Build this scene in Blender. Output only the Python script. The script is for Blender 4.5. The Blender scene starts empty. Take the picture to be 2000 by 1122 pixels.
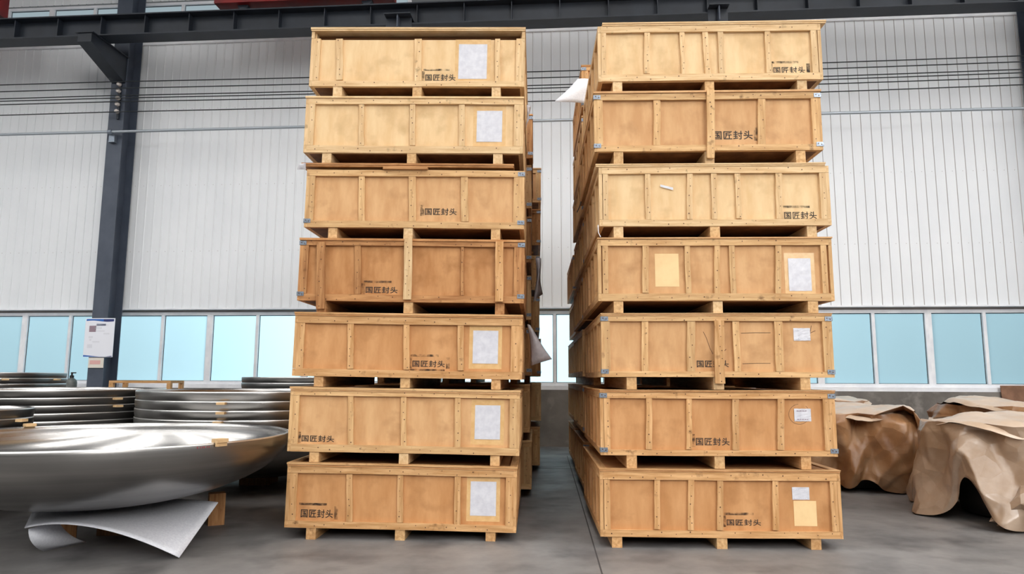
import bpy, bmesh, math, random
from mathutils import Vector, Matrix, noise
from mathutils.geometry import delaunay_2d_cdt

# ------------------------------------------------------------------ camera, world, exposure
SC = bpy.context.scene
COL = SC.collection
FPX, EYE, PITCH, ROLL = 1365.0, 1.45, math.atan(180 / 1365.0), 0.004
fwd = Vector((0, math.cos(PITCH), math.sin(PITCH)))
up0 = Vector((0, -math.sin(PITCH), math.cos(PITCH)))
rt0 = Vector((1, 0, 0))
rgt = rt0 * math.cos(ROLL) + up0 * math.sin(ROLL)
upv = up0 * math.cos(ROLL) - rt0 * math.sin(ROLL)
EYEV = Vector((0, 0, EYE))
cam_data = bpy.data.cameras.new('camera')
cam = bpy.data.objects.new('camera', cam_data)
COL.objects.link(cam)
cam_data.sensor_width = 36
cam_data.sensor_fit = 'HORIZONTAL'
cam_data.lens = FPX / 2000 * 36
cam_data.clip_end = 300
m = Matrix((rgt, upv, -fwd)).transposed().to_4x4()
m.translation = EYEV
cam.matrix_world = m
SC.camera = cam
SC.view_settings.view_transform = 'Standard'
SC.view_settings.look = 'None'
SC.view_settings.gamma = 1
SC.view_settings.use_curve_mapping = False
SC.view_settings.exposure = -0.22
SC.cycles.use_denoising = True
SC.cycles.max_bounces = 8
SC.cycles.sample_clamp_indirect = 6

WORLD_STRENGTH = 0.12
SKYLIGHT_STRENGTH = 9.4
ADDED_REAR_LIGHT = 2300.0
YARD_SKY, YARD_BOOST = 2300.0, 750.0
world = bpy.data.worlds.new('overcast_sky')
SC.world = world
world.use_nodes = True
wn = world.node_tree
bg = wn.nodes['Background']
bg.inputs[0].default_value = (0.92, 0.97, 1.0, 1)
bg.inputs[1].default_value = WORLD_STRENGTH

# added area lamp, unseen, for light from high at the rear right
gate = bpy.data.lights.new('added_rear_light', 'AREA')
gate.shape = 'RECTANGLE'
gate.size, gate.size_y = 9, 6
gate.energy = ADDED_REAR_LIGHT
gate.color = (1.0, 0.985, 0.965)
rear_light_o = bpy.data.objects.new('added_rear_light', gate)
COL.objects.link(rear_light_o)
rear_light_o.location = (10, -15, 9.6)
rear_light_o.rotation_euler = (Vector((0.5, 6.5, 2.2)) - rear_light_o.location).to_track_quat('-Z', 'Y').to_euler()

# daylight in the yard behind the back wall: one lamp all along it, one added to whiten panes behind the towers
for nm, loc, sx, sy, en in (('yard_daylight', (0, 23.5, 5.5), 40, 5, YARD_SKY), ('yard_pane_boost', (-1.2, 21.0, 3.2), 5, 5, YARD_BOOST)):
    yl = bpy.data.lights.new(nm, 'AREA')
    yl.shape = 'RECTANGLE'
    yl.size, yl.size_y = sx, sy
    yl.energy = en
    yo = bpy.data.objects.new(nm, yl)
    COL.objects.link(yo)
    yo.location = loc
    yo.rotation_euler = Vector((0, -1, -.18)).to_track_quat('-Z', 'Y').to_euler()


def ray(px, py):
    return fwd + rgt * ((px - 1000) / FPX) - upv * ((py - 561) / FPX)


def on_floor(px, py, z=0.0):
    d = ray(px, py)
    return EYEV + d * ((z - EYE) / d.z)


def at_y(px, py, y):
    d = ray(px, py)
    return EYEV + d * (y / d.y)


class Plane:
    """an upright plane through o; e runs to the right along it, n faces the camera side"""
    def __init__(s, o, tan):
        a = math.atan(tan)
        s.o = Vector(o)
        s.ang = -a
        s.e = Vector((math.cos(a), -math.sin(a), 0))
        s.n = Vector((-math.sin(a), -math.cos(a), 0))

    def shifted(s, d):                      # d metres away from the camera
        p = Plane(s.o - s.n * d, 0)
        p.ang, p.e, p.n = s.ang, s.e, s.n
        return p

    def uv(s, px, py):
        d = ray(px, py)
        q = EYEV + d * ((s.o - EYEV).dot(s.n) / d.dot(s.n))
        return (q - s.o).dot(s.e), q.z

    def pt(s, u, z, d=0.0):
        q = s.o + s.e * u - s.n * d
        q.z = z
        return q


# ------------------------------------------------------------------ materials
def lin(r, g, b):
    f = lambda c: (c / 255 / 12.92) if c / 255 <= 0.04045 else ((c / 255 + 0.055) / 1.055) ** 2.4
    return (f(r), f(g), f(b), 1)


def new_mat(name):
    mt = bpy.data.materials.new(name)
    mt.use_nodes = True
    nt = mt.node_tree
    return mt, nt, nt.nodes['Principled BSDF']


def node(nt, kind, **kw):
    n = nt.nodes.new(kind)
    for k, v in kw.items():
        setattr(n, k, v)
    return n


def noisy(name, c1, c2, scale=(1, 1, 1), nscale=5.0, detail=4, rough=0.6, metal=0.0, bump=0.0, lo=0.35, hi=0.65,
          c3=None, s3=12.0, lo3=0.55, hi3=0.75, per_object=0.0, spec=0.5, rough2=None, world_space=False):
    mt, nt, b = new_mat(name)
    L = nt.links.new
    tc = node(nt, 'ShaderNodeTexCoord')
    mp = node(nt, 'ShaderNodeMapping')
    mp.inputs['Scale'].default_value = scale
    if world_space:
        ge = node(nt, 'ShaderNodeNewGeometry')
        src = ge.outputs['Position']
    else:
        src = tc.outputs['Object']
    oi = node(nt, 'ShaderNodeObjectInfo')
    if not world_space:
        va = node(nt, 'ShaderNodeVectorMath', operation='ADD')
        ml = node(nt, 'ShaderNodeMath', operation='MULTIPLY')
        ml.inputs[1].default_value = 37.0
        L(oi.outputs['Random'], ml.inputs[0])
        L(src, va.inputs[0])
        L(ml.outputs[0], va.inputs[1])
        src = va.outputs[0]
    L(src, mp.inputs['Vector'])
    nz = node(nt, 'ShaderNodeTexNoise')
    nz.inputs['Scale'].default_value = nscale
    nz.inputs['Detail'].default_value = detail
    nz.inputs['Roughness'].default_value = 0.6
    L(mp.outputs[0], nz.inputs['Vector'])
    mr = node(nt, 'ShaderNodeMapRange')
    mr.inputs[1].default_value = lo
    mr.inputs[2].default_value = hi
    L(nz.outputs[0], mr.inputs[0])
    mx = node(nt, 'ShaderNodeMix', data_type='RGBA')
    mx.inputs[6].default_value = c1
    mx.inputs[7].default_value = c2
    L(mr.outputs[0], mx.inputs[0])
    out = mx.outputs[2]
    if c3:
        n3 = node(nt, 'ShaderNodeTexNoise')
        n3.inputs['Scale'].default_value = s3
        n3.inputs['Detail'].default_value = 5
        L(src, n3.inputs['Vector'])
        m3 = node(nt, 'ShaderNodeMapRange')
        m3.inputs[1].default_value = lo3
        m3.inputs[2].default_value = hi3
        L(n3.outputs[0], m3.inputs[0])
        x3 = node(nt, 'ShaderNodeMix', data_type='RGBA')
        L(m3.outputs[0], x3.inputs[0])
        L(out, x3.inputs[6])
        x3.inputs[7].default_value = c3
        out = x3.outputs[2]
    if per_object:
        hv = node(nt, 'ShaderNodeHueSaturation')
        r2 = node(nt, 'ShaderNodeMapRange')
        r2.inputs[3].default_value = 1 - per_object
        r2.inputs[4].default_value = 1 + per_object
        L(oi.outputs['Random'], r2.inputs[0])
        L(r2.outputs[0], hv.inputs['Value'])
        L(out, hv.inputs['Color'])
        out = hv.outputs[0]
    L(out, b.inputs['Base Color'])
    b.inputs['Roughness'].default_value = rough
    b.inputs['Metallic'].default_value = metal
    b.inputs['Specular IOR Level'].default_value = spec
    if rough2 is not None:
        rr = node(nt, 'ShaderNodeMapRange')
        rr.inputs[3].default_value = rough
        rr.inputs[4].default_value = rough2
        L(mr.outputs[0], rr.inputs[0])
        L(rr.outputs[0], b.inputs['Roughness'])
    if bump:
        bp = node(nt, 'ShaderNodeBump')
        bp.inputs['Strength'].default_value = bump
        bp.inputs['Distance'].default_value = 0.01
        L(nz.outputs[0], bp.inputs['Height'])
        L(bp.outputs[0], b.inputs['Normal'])
    return mt


def plain(name, c, rough=0.6, metal=0.0, spec=0.5):
    mt, nt, b = new_mat(name)
    b.inputs['Base Color'].default_value = c
    b.inputs['Roughness'].default_value = rough
    b.inputs['Metallic'].default_value = metal
    b.inputs['Specular IOR Level'].default_value = spec
    return mt


def emitter(name, c, s):
    mt, nt, b = new_mat(name)
    b.inputs['Base Color'].default_value = (0.1, 0.1, 0.1, 1)
    b.inputs['Emission Color'].default_value = c
    b.inputs['Emission Strength'].default_value = s
    return mt


TONES = {                                    # panel light, panel dark, timber light, timber dark
    'pale': (lin(233, 203, 158), lin(220, 183, 134), lin(228, 198, 154), lin(200, 162, 116)),
    'mid':  (lin(216, 172, 124), lin(198, 150, 102), lin(222, 184, 134), lin(188, 144, 96)),
    'warm': (lin(208, 156, 106), lin(188, 134, 84), lin(218, 174, 124), lin(180, 132, 82)),
    'aged': (lin(200, 148, 98), lin(172, 118, 70), lin(196, 146, 96), lin(148, 98, 58)),
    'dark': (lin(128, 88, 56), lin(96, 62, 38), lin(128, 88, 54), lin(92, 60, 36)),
}
WOOD = {}
for tn, (pa, pb, ta, tb) in TONES.items():
    stain = tuple(0.45 * c for c in pb[:3]) + (1,)
    pk = tuple(0.86 * c for c in pb[:3]) + (1,)
    WOOD[tn] = {
        'panel': noisy('plywood_' + tn, pa, pb, (2.6, 2.6, 0.7), 3.0, 7, 0.62, lo=0.34, hi=0.66, c3=pk, s3=5, lo3=0.52, hi3=0.74, spec=0.25),
        'h': noisy('timber_' + tn + '_along', ta, tb, (1.2, 14, 14), 2.5, 8, 0.65, bump=0.3, lo=0.33, hi=0.67, c3=stain, s3=13, lo3=0.63, hi3=0.8, per_object=0.09, spec=0.25),
        'v': noisy('timber_' + tn + '_upright', ta, tb, (14, 14, 1.2), 2.5, 8, 0.65, bump=0.3, lo=0.33, hi=0.67, c3=stain, s3=13, lo3=0.63, hi3=0.8, per_object=0.09, spec=0.25),
        'd': noisy('timber_' + tn + '_deep', ta, tb, (14, 1.2, 14), 2.5, 8, 0.65, bump=0.3, lo=0.33, hi=0.67, c3=stain, s3=13, lo3=0.63, hi3=0.8, per_object=0.09, spec=0.25),
    }
M_NAIL = plain('rusty_nail', lin(84, 54, 36), 0.6, 0.3)
M_PLYPALE = noisy('clean_plywood_patch', lin(238, 206, 154), lin(230, 194, 142), (2, 2, 2), 3, spec=0.25)
M_INK = plain('black_stencil_ink', lin(28, 24, 24), 0.7)
M_PAPER = noisy('white_paper', lin(214, 214, 220), lin(200, 200, 208), (9, 9, 9), 2, 3, 0.35, spec=0.5)
M_TAPE = noisy('clear_tape', lin(224, 186, 132), lin(214, 172, 116), (6, 6, 6), 3, 3, 0.25)
M_ZINC = noisy('galvanised_bracket', lin(150, 160, 172), lin(116, 126, 138), (20, 20, 20), 3, 3, 0.4, 0.7)
M_FOAM = noisy('white_foam', lin(226, 228, 234), lin(212, 214, 222), (14, 14, 14), 4, 3, 0.55, bump=0.1)
M_FOAMGREY = noisy('grey_foam', lin(196, 194, 198), lin(180, 178, 184), (8, 8, 8), 3, 3, 0.6)
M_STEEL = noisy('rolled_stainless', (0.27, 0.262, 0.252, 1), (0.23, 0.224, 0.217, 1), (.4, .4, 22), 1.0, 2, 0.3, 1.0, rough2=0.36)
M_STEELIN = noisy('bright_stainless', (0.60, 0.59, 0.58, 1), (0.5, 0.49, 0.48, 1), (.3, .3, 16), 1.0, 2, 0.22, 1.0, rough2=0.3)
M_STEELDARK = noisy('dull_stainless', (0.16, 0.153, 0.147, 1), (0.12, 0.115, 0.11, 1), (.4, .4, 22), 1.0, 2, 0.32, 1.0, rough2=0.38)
M_RIM = plain('ground_edge_highlight', (0.75, 0.75, 0.74, 1), 0.35, 1.0)  # ground bevel coloured bright to paint the highlight along the rim
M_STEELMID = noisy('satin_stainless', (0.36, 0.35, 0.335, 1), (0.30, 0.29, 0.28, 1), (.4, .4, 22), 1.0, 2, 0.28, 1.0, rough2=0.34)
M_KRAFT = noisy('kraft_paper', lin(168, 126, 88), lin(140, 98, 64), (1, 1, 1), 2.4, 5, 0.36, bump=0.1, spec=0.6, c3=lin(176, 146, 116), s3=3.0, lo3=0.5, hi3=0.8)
M_KRAFTGREY = noisy('kraft_paper_grey_sheen', lin(178, 156, 136), lin(150, 124, 100), (1, 1, 1), 2.0, 5, 0.3, bump=0.1, spec=0.8)  # grey is the sheen of reflected light put into the paper colour
M_KRAFTTOP = noisy('kraft_paper_painted_sheen', lin(214, 194, 174), lin(196, 170, 144), (1, 1, 1), 2.4, 5, 0.3, bump=0.08, spec=0.9)  # pale tone paints the window sheen on the bundle tops
M_COLUMN = noisy('grey_blue_steel_paint', lin(78, 86, 100), lin(64, 72, 86), (1, 1, 1), 1.5, 4, 0.5)
M_BEAM = noisy('dark_steel_paint', lin(38, 45, 56), lin(28, 34, 43), (1, 1, 1), 1.5, 4, 0.5)
M_RED = noisy('red_crane_paint', lin(140, 14, 14), lin(110, 10, 12), (1, 1, 1), 2, 3, 0.45)
M_WALL = noisy('white_cladding', lin(240, 243, 246), lin(230, 234, 238), (0.5, 0.5, 0.2), 2.0, 5, 0.42, spec=0.5, world_space=True, lo=0.3, hi=0.7)
M_SEAM = plain('cladding_seam', lin(186, 182, 182), 0.6)
M_FRAME = noisy('white_window_frame', lin(244, 245, 248), lin(228, 230, 236), (1, 1, 1), 3, 4, 0.4)
M_GASKET = plain('dark_gasket', lin(60, 66, 74), 0.6)
M_CONC = noisy('grey_concrete_wall', lin(128, 122, 116), lin(100, 95, 90), (1, 1, 1), 1.1, 6, 0.85, c3=lin(152, 146, 140), s3=2.5, lo3=0.55, hi3=0.75, world_space=True)
M_FLOOR = noisy('worn_concrete_floor', lin(136, 133, 131), lin(108, 106, 106), (1, 1, 1), 0.9, 9, 0.42, spec=0.45, c3=lin(84, 82, 83), s3=1.9, lo3=0.48, hi3=0.72, rough2=0.62, world_space=True)
M_JOINT = plain('dark_joint', lin(62, 60, 60), 0.8)
M_ROOF = plain('grey_roof_sheet', lin(150, 152, 156), 0.7)
M_SKY = emitter('translucent_skylight', (1.0, 0.985, 0.96, 1), SKYLIGHT_STRENGTH)
M_WIRE = plain('black_cable', lin(34, 40, 44), 0.5)
M_PIPE = plain('galvanised_pipe', lin(178, 186, 194), 0.35, 0.6)
M_BLUE = plain('poster_blue', lin(34, 98, 182), 0.4)
M_NAVY = plain('poster_navy', lin(40, 52, 112), 0.4)
M_PRINT = plain('poster_photo', lin(150, 128, 140), 0.5)
M_GREYTXT = plain('faint_print', lin(226, 228, 236), 0.5)
M_PINKTXT = plain('faint_red_print', lin(226, 176, 170), 0.5)
M_CREAM = plain('cream_card', lin(228, 220, 208), 0.5)
M_PUMP = plain('black_pump', lin(22, 22, 24), 0.4)
M_JUG = noisy('grey_jug', lin(112, 116, 112), lin(96, 100, 98), (5, 5, 5), 3, 3, 0.4)
M_REDMARK = plain('red_marker', lin(150, 60, 66), 0.6)
M_PORC = plain('white_insulator', lin(206, 198, 192), 0.3)
M_BOARD = noisy('brown_board', lin(140, 100, 74), lin(118, 82, 58), (2, 2, 2), 3, 4, 0.6)

# glass: bluish frosted panes that scatter the daylight falling on them from the yard behind the wall
def pane_mat():
    mt, nt, b = new_mat('frosted_glass')
    L = nt.links.new
    b.inputs['Base Color'].default_value = (0.10, 0.14, 0.16, 1)
    b.inputs['Roughness'].default_value = 0.4
    tr = node(nt, 'ShaderNodeBsdfTranslucent')
    tr.inputs['Color'].default_value = (0.74, 0.92, 0.98, 1)
    mx = node(nt, 'ShaderNodeMixShader')
    mx.inputs[0].default_value = 0.85
    L(b.outputs[0], mx.inputs[1])
    L(tr.outputs[0], mx.inputs[2])
    L(mx.outputs[0], nt.nodes['Material Output'].inputs['Surface'])
    return mt


M_PANE = pane_mat()
M_PANEHIGH = emitter('grey_blue_clerestory_glass', (0.36, 0.47, 0.52, 1), 0.9)


def smudge_mat():
    mt, nt, b = new_mat('sprayed_ink_smudge')
    L = nt.links.new
    tc = node(nt, 'ShaderNodeTexCoord')
    nz = node(nt, 'ShaderNodeTexNoise')
    nz.inputs['Scale'].default_value = 19
    nz.inputs['Detail'].default_value = 4
    L(tc.outputs['Object'], nz.inputs['Vector'])
    mr = node(nt, 'ShaderNodeMapRange')
    mr.inputs[1].default_value = 0.36
    mr.inputs[2].default_value = 0.66
    mr.inputs[4].default_value = 0.82
    L(nz.outputs[0], mr.inputs[0])
    L(mr.outputs[0], b.inputs['Alpha'])
    b.inputs['Base Color'].default_value = lin(36, 30, 28)
    b.inputs['Roughness'].default_value = 0.8
    return mt


M_SMUDGE = smudge_mat()


# ------------------------------------------------------------------ mesh helpers
class MB:
    def __init__(s):
        s.v, s.f, s.m = [], [], []

    def quad(s, a, b, c, d, mi=0):
        k = len(s.v)
        s.v += [tuple(a), tuple(b), tuple(c), tuple(d)]
        s.f.append((k, k + 1, k + 2, k + 3))
        s.m.append(mi)

    def box(s, x0, x1, y0, y1, z0, z1, mi=0, mat=None):
        k = len(s.v)
        pts = [(x, y, z) for z in (z0, z1) for x, y in ((x0, y0), (x1, y0), (x1, y1), (x0, y1))]
        if mat:
            pts = [tuple(mat @ Vector(p)) for p in pts]
        s.v += pts
        for f in ((3, 2, 1, 0), (4, 5, 6, 7), (0, 1, 5, 4), (1, 2, 6, 5), (2, 3, 7, 6), (3, 0, 4, 7)):
            s.f.append(tuple(k + i for i in f))
            s.m.append(mi)

    def bar(s, p0, p1, w, t, wob=0.0, seg=8, rnd=random, side=Vector((0, 1, 0)), mi=0):
        """a sawn bar from p0 to p1: w across, t along 'side'; wob bends it a little, as timber does"""
        p0, p1 = Vector(p0), Vector(p1)
        ax = (p1 - p0).normalized()
        sd = Vector(side)
        wd = ax.cross(sd).normalized()
        k = len(s.v)
        ph, ph2, am = rnd.uniform(0, 6), rnd.uniform(0, 6), wob
        for i in range(seg + 1):
            q = i / seg
            o = p0.lerp(p1, q) + wd * (am * math.sin(ph + 3.5 * q) * math.sin(math.pi * q)) + sd * (0.3 * am * math.sin(ph2 + 4 * q) * math.sin(math.pi * q))
            ww = w * (1 - rnd.uniform(0, 0.05))
            for a, b in ((-.5, 0), (.5, 0), (.5, 1), (-.5, 1)):
                s.v.append(tuple(o + wd * (a * ww) + sd * (b * t)))
        for i in range(seg):
            a = k + i * 4
            for j in range(4):
                s.f.append((a + j, a + (j + 1) % 4, a + 4 + (j + 1) % 4, a + 4 + j))
                s.m.append(mi)
        s.f.append((k + 3, k + 2, k + 1, k))
        e = k + seg * 4
        s.f.append((e, e + 1, e + 2, e + 3))
        s.m += [mi, mi]

    def disk(s, c, r, nrm=(0, -1, 0), mi=1, n=6):
        c, nv = Vector(c), Vector(nrm)
        a = nv.orthogonal().normalized()
        b = nv.cross(a)
        k = len(s.v)
        for i in range(n):
            t = 2 * math.pi * i / n
            s.v.append(tuple(c + a * (r * math.cos(t)) + b * (r * math.sin(t))))
        s.f.append(tuple(range(k, k + n)))
        s.m.append(mi)

    def lathe(s, prof, n=96, mi=0, mis=None):
        k = len(s.v)
        for r, z in prof:
            r = max(r, 1e-5)
            for i in range(n):
                t = 2 * math.pi * i / n
                s.v.append((r * math.cos(t), r * math.sin(t), z))
        for j in range(len(prof) - 1):
            for i in range(n):
                a, b = k + j * n + i, k + j * n + (i + 1) % n
                s.f.append((a, b, b + n, a + n))
                s.m.append(mis[j] if mis else mi)

    def tube(s, pts, r, n=8, mi=0):
        k = len(s.v)
        pts = [Vector(p) for p in pts]
        for i, p in enumerate(pts):
            d = (pts[min(i + 1, len(pts) - 1)] - pts[max(i - 1, 0)]).normalized()
            a = d.orthogonal().normalized() if abs(d.z) > 0.9 else d.cross(Vector((0, 0, 1))).normalized()
            b = d.cross(a)
            for j in range(n):
                t = 2 * math.pi * j / n
                s.v.append(tuple(p + a * (r * math.cos(t)) + b * (r * math.sin(t))))
        for i in range(len(pts) - 1):
            for j in range(n):
                a, b = k + i * n + j, k + i * n + (j + 1) % n
                s.f.append((a, b, b + n, a + n))
                s.m.append(mi)
        e = k + (len(pts) - 1) * n
        s.f += [tuple(range(k + n - 1, k - 1, -1)), tuple(range(e, e + n))]
        s.m += [mi, mi]

    def build(s, name, mats, parent=None, smooth=False, fix=True):
        me = bpy.data.meshes.new(name)
        me.from_pydata(s.v, [], s.f)
        mats = mats if isinstance(mats, (list, tuple)) else [mats]
        for q in mats:
            me.materials.append(q)
        me.polygons.foreach_set('material_index', s.m)
        if fix:
            bm = bmesh.new()
            bm.from_mesh(me)
            bmesh.ops.recalc_face_normals(bm, faces=bm.faces)
            bm.to_mesh(me)
            bm.free()
        if smooth:
            me.polygons.foreach_set('use_smooth', [True] * len(me.polygons))
        me.update()
        o = bpy.data.objects.new(name, me)
        COL.objects.link(o)
        if parent:
            o.parent = parent
        return o


def tag(o, label=None, cat=None, group=None, kind=None):
    for k, v in (('label', label), ('category', cat), ('group', group), ('kind', kind)):
        if v:
            o[k] = v
    return o


def empty(name, mat, label=None, cat=None, group=None, kind=None):
    o = bpy.data.objects.new(name, None)
    o.empty_display_size = 0.1
    COL.objects.link(o)
    o.matrix_world = mat if isinstance(mat, Matrix) else Matrix.Translation(mat)
    return tag(o, label, cat, group, kind)


def frame(o, ex, ey, ez):
    mt = Matrix((ex, ey, ez)).transposed().to_4x4()
    mt.translation = o
    return mt


# ------------------------------------------------------------------ the setting
WALLP = Plane(on_floor(1090, 873), FPX / 17200)
WM = frame(WALLP.o, WALLP.e, -WALLP.n, Vector((0, 0, 1)))       # wall frame: x along, y away, z up
S0, S1 = -19.0, 17.0
Z_LEDGE, Z_GL0, Z_GL1, Z_CLAD = 1.22, 1.40, 2.90, 3.02
Z_TOP = 13.4

mb = MB()
mb.box(-45, 45, -45, 24, -0.2, 0)
tag(mb.build('floor', M_FLOOR), kind='structure')
mb = MB()
j0, j1 = on_floor(1152, 1122), on_floor(1139, 935)
mb.bar((j0.x, j0.y - 2, 0.0005), (j1.x, j1.y + 3, 0.0005), 0.012, 0.001, 0.004, 14, side=Vector((0, 0, 1)))
tag(mb.build('trim_1', M_JOINT), kind='structure')
mb = MB()
j0 = on_floor(1090, 916)
mb.bar((j0.x - 14, j0.y + 1, 0.0005), (j0.x + 14, j0.y - 1.0, 0.0005), 0.02, 0.001, 0.006, 14, side=Vector((0, 0, 1)))
tag(mb.build('trim_2', M_JOINT), kind='structure')

# low concrete wall, its ledge, the band above the windows and the ribbed cladding
mb = MB()
mb.box(S0, S1, 0.0, 0.4, 0, Z_LEDGE)
o = mb.build('wall_back_base', M_CONC)
o.matrix_world = WM
tag(o, kind='structure')
mb = MB()
mb.box(S0, S1, 0.06, 0.34, Z_LEDGE, Z_LEDGE + 0.09)
o = mb.build('trim_3', M_FRAME)
o.matrix_world = WM
tag(o, kind='structure')
mb = MB()
mb.box(S0, S1, 0.16, 0.34, Z_GL1 + 0.07, Z_CLAD + 0.1)
o = mb.build('trim_4', noisy('window_head_shade', lin(176, 172, 170), lin(160, 156, 154), (1, 1, 1), 2))  # grey colour stands in for the shade on the window head
o.matrix_world = WM
tag(o, kind='structure')
mb = MB()
mb.box(S0, S1, -0.045, 0.2, Z_CLAD, Z_CLAD + 0.035)
o = mb.build('trim_5', M_FRAME)
o.matrix_world = WM
tag(o, kind='structure')

RIB = 0.215


def cladding(name, z0, z1, x0, x1):
    mb = MB()
    prof = []
    k = 0
    x = x0
    while x < x1:
        prof += [(x, 0.0), (x + RIB - 0.046, 0.0), (x + RIB - 0.036, -0.013), (x + RIB - 0.014, -0.013), (x + RIB - 0.006, 0.0)]
        x += RIB
    nseg = 1
    for i, (px, py) in enumerate(prof):
        mb.v += [(px, py, z0), (px, py, z1)]
    for i in range(len(prof) - 1):
        mb.f.append((2 * i, 2 * i + 2, 2 * i + 3, 2 * i + 1))
        mb.m.append(1 if i % 5 in (1,) else 0)
    for zz in (4.4, 6.0, 7.9):                       # rows of fixing screws
        if z0 < zz < z1:
            xx = x0 + RIB / 2
            while xx < x1:
                mb.disk((xx, -0.002, zz), 0.009, mi=1)
                xx += RIB
    o = mb.build(name, [M_WALL, M_SEAM], fix=False)
    o.matrix_world = WM
    return tag(o, kind='structure')


CLAD_TOP = 9.55
cladding('wall_back', Z_CLAD + 0.03, CLAD_TOP, S0, S1)
mb = MB()
mb.box(S0, S1, -0.05, 0.06, CLAD_TOP, CLAD_TOP + 0.06)
mb.box(S0, S1, -0.03, 0.06, CLAD_TOP + 0.12, CLAD_TOP + 0.16)
o = mb.build('trim_6', M_FRAME)
o.matrix_world = WM
tag(o, kind='structure')
mb = MB()
mb.box(S0, S1, 0.02, 0.3, CLAD_TOP + 0.06, 10.1)
o = mb.build('wall_back_band', M_WALL)
o.matrix_world = WM
tag(o, kind='structure')
cladding('wall_back_upper', WALLP.uv(100, 12)[1] + .01, Z_TOP, S0, S1)

for nm, xx in (('wall_left', -45.2), ('wall_right', 45)):
    mb = MB(); mb.box(xx, xx + .2, -34, 18, 0, Z_TOP)
    tag(mb.build(nm, M_WALL), kind='structure')

# windows: units of two frosted panes
UNIT = 16.03 / 7
n_win = 0


def window(x0, x1, z0, z1, kind_label, yd=0.12, glass=None):
    global n_win
    n_win += 1
    w = empty('window_%d' % n_win, WM @ Matrix.Translation((x0, yd, z0)), kind='structure')
    W, Hh, T = x1 - x0, z1 - z0, 0.07
    fr = MB()
    fr.box(0, T, 0, .1, 0, Hh)
    fr.box(W - T, W, 0, .1, 0, Hh)
    fr.box(T, W - T, 0, .1, 0, T)
    fr.box(T, W - T, 0, .1, Hh - T, Hh)
    fr.build('window_frame', M_FRAME, w)
    xm = W / 2
    ml = MB()
    ml.box(xm - 0.034, xm + 0.034, -.012, .09, T, Hh - T)
    ml.build('mullion', M_FRAME, w)
    for a, b in ((T, xm - .034), (xm + .034, W - T)):
        p = MB()
        p.box(a, b, .05, .056, T, Hh - T)
        p.build('pane', glass or M_PANE, w)
        g = MB()
        for q in ((a, a + .012, T, Hh - T), (b - .012, b, T, Hh - T), (a, b, T, T + .01), (a, b, Hh - T - .016, Hh - T)):
            g.box(q[0], q[1], .042, .0495, q[2], q[3])
        g.build('gasket', M_GASKET, w)
    return w


k = -4
x = -8.08 - 4 * UNIT
while x < S1 - UNIT:
    window(x, x + UNIT, Z_GL0 - 0.09, Z_GL1 + 0.07, '')
    x += UNIT
CLZ = WALLP.uv(100, 12)[1]
x = -8.08 - 3 * UNIT
for i in range(5):
    window(x, x + UNIT, 10.1, CLZ, '', 0.05, M_PANEHIGH)
    x += UNIT

# roof sheet with translucent skylight strips, as the hall continues behind the viewer
mb = MB()
strips = [x for x in range(-36, 40, 6)]
edges = sorted([-45, 45] + [a for s in strips for a in (s - 0.9, s + 0.9)])
for i in range(0, len(edges) - 1, 2):
    mb.box(edges[i], edges[i + 1], -34, 9, Z_TOP, Z_TOP + 0.1)
mb.box(-45, 45, 9, 18, Z_TOP, Z_TOP + 0.1)
tag(mb.build('ceiling', M_ROOF), kind='structure')
for i, s in enumerate(strips):
    mb = MB()
    mb.box(s - 0.9, s + 0.9, -34, 9, Z_TOP + 0.02, Z_TOP + 0.06)
    tag(mb.build('window_%d' % (n_win + 1 + i), M_SKY), kind='structure')
mb = MB()
y = -33
while y < 14:
    mb.box(-45, 45, y - .08, y + .08, Z_TOP - 0.25, Z_TOP - 0.002)
    y += 3.0
tag(mb.build('trim_7', M_BEAM), kind='structure')


# ------------------------------------------------------------------ steel columns, crane beam, cables and pipe
def h_column(x, label, ztop):
    c = empty('steel_column', WM @ Matrix.Translation((x, -0.08, 0)), label, 'column', 'steel columns along the wall')
    D, Wd = 0.5, 0.37
    for nm, a in (('flange', (-Wd / 2, Wd / 2, -D, -D + .02)), ('web', (-.01, .01, -D + .02, -.02)), ('flange', (-Wd / 2, Wd / 2, -.02, 0))):
        b = MB()
        b.box(a[0], a[1], a[2], a[3], 0, ztop)
        b.build(nm, M_COLUMN, c)
    b = MB()                                   # corbel carrying the crane beam
    zb = BEAM_Z0 - 0.03
    y0, y1 = -D - 1.25, -D
    b.v += [(-.16, y1, zb), (.16, y1, zb), (.16, y0, zb), (-.16, y0, zb), (-.16, y1, zb - .62), (.16, y1, zb - .62), (.16, y0, zb - .2), (-.16, y0, zb - .2)]
    b.f += [(0, 1, 2, 3), (4, 5, 6, 7), (0, 1, 5, 4), (1, 2, 6, 5), (2, 3, 7, 6), (3, 0, 4, 7)]
    b.m += [0] * 6
    b.box(-.21, .21, y0 - .03, y1, zb, zb + .02)
    b.build('corbel', M_BEAM, c)
    return c


BEAMP = WALLP.shifted(-1.45)                    # crane beam web plane, in front of the wall
BEAM_Z0 = BEAMP.uv(1000, 49)[1]
BEAM_Z1 = BEAMP.shifted(-.22).uv(320, 23)[1]
COLX_L, COLX_R = WALLP.shifted(-.58).uv(174, 690)[0] + .185, 10.4
h_column(COLX_L, 'grey blue steel column behind the stacked dishes, poster on its front', Z_TOP - 0.3)
h_column(COLX_R, 'dark steel column at the far right end of the white wall', Z_TOP - 0.3)

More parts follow.
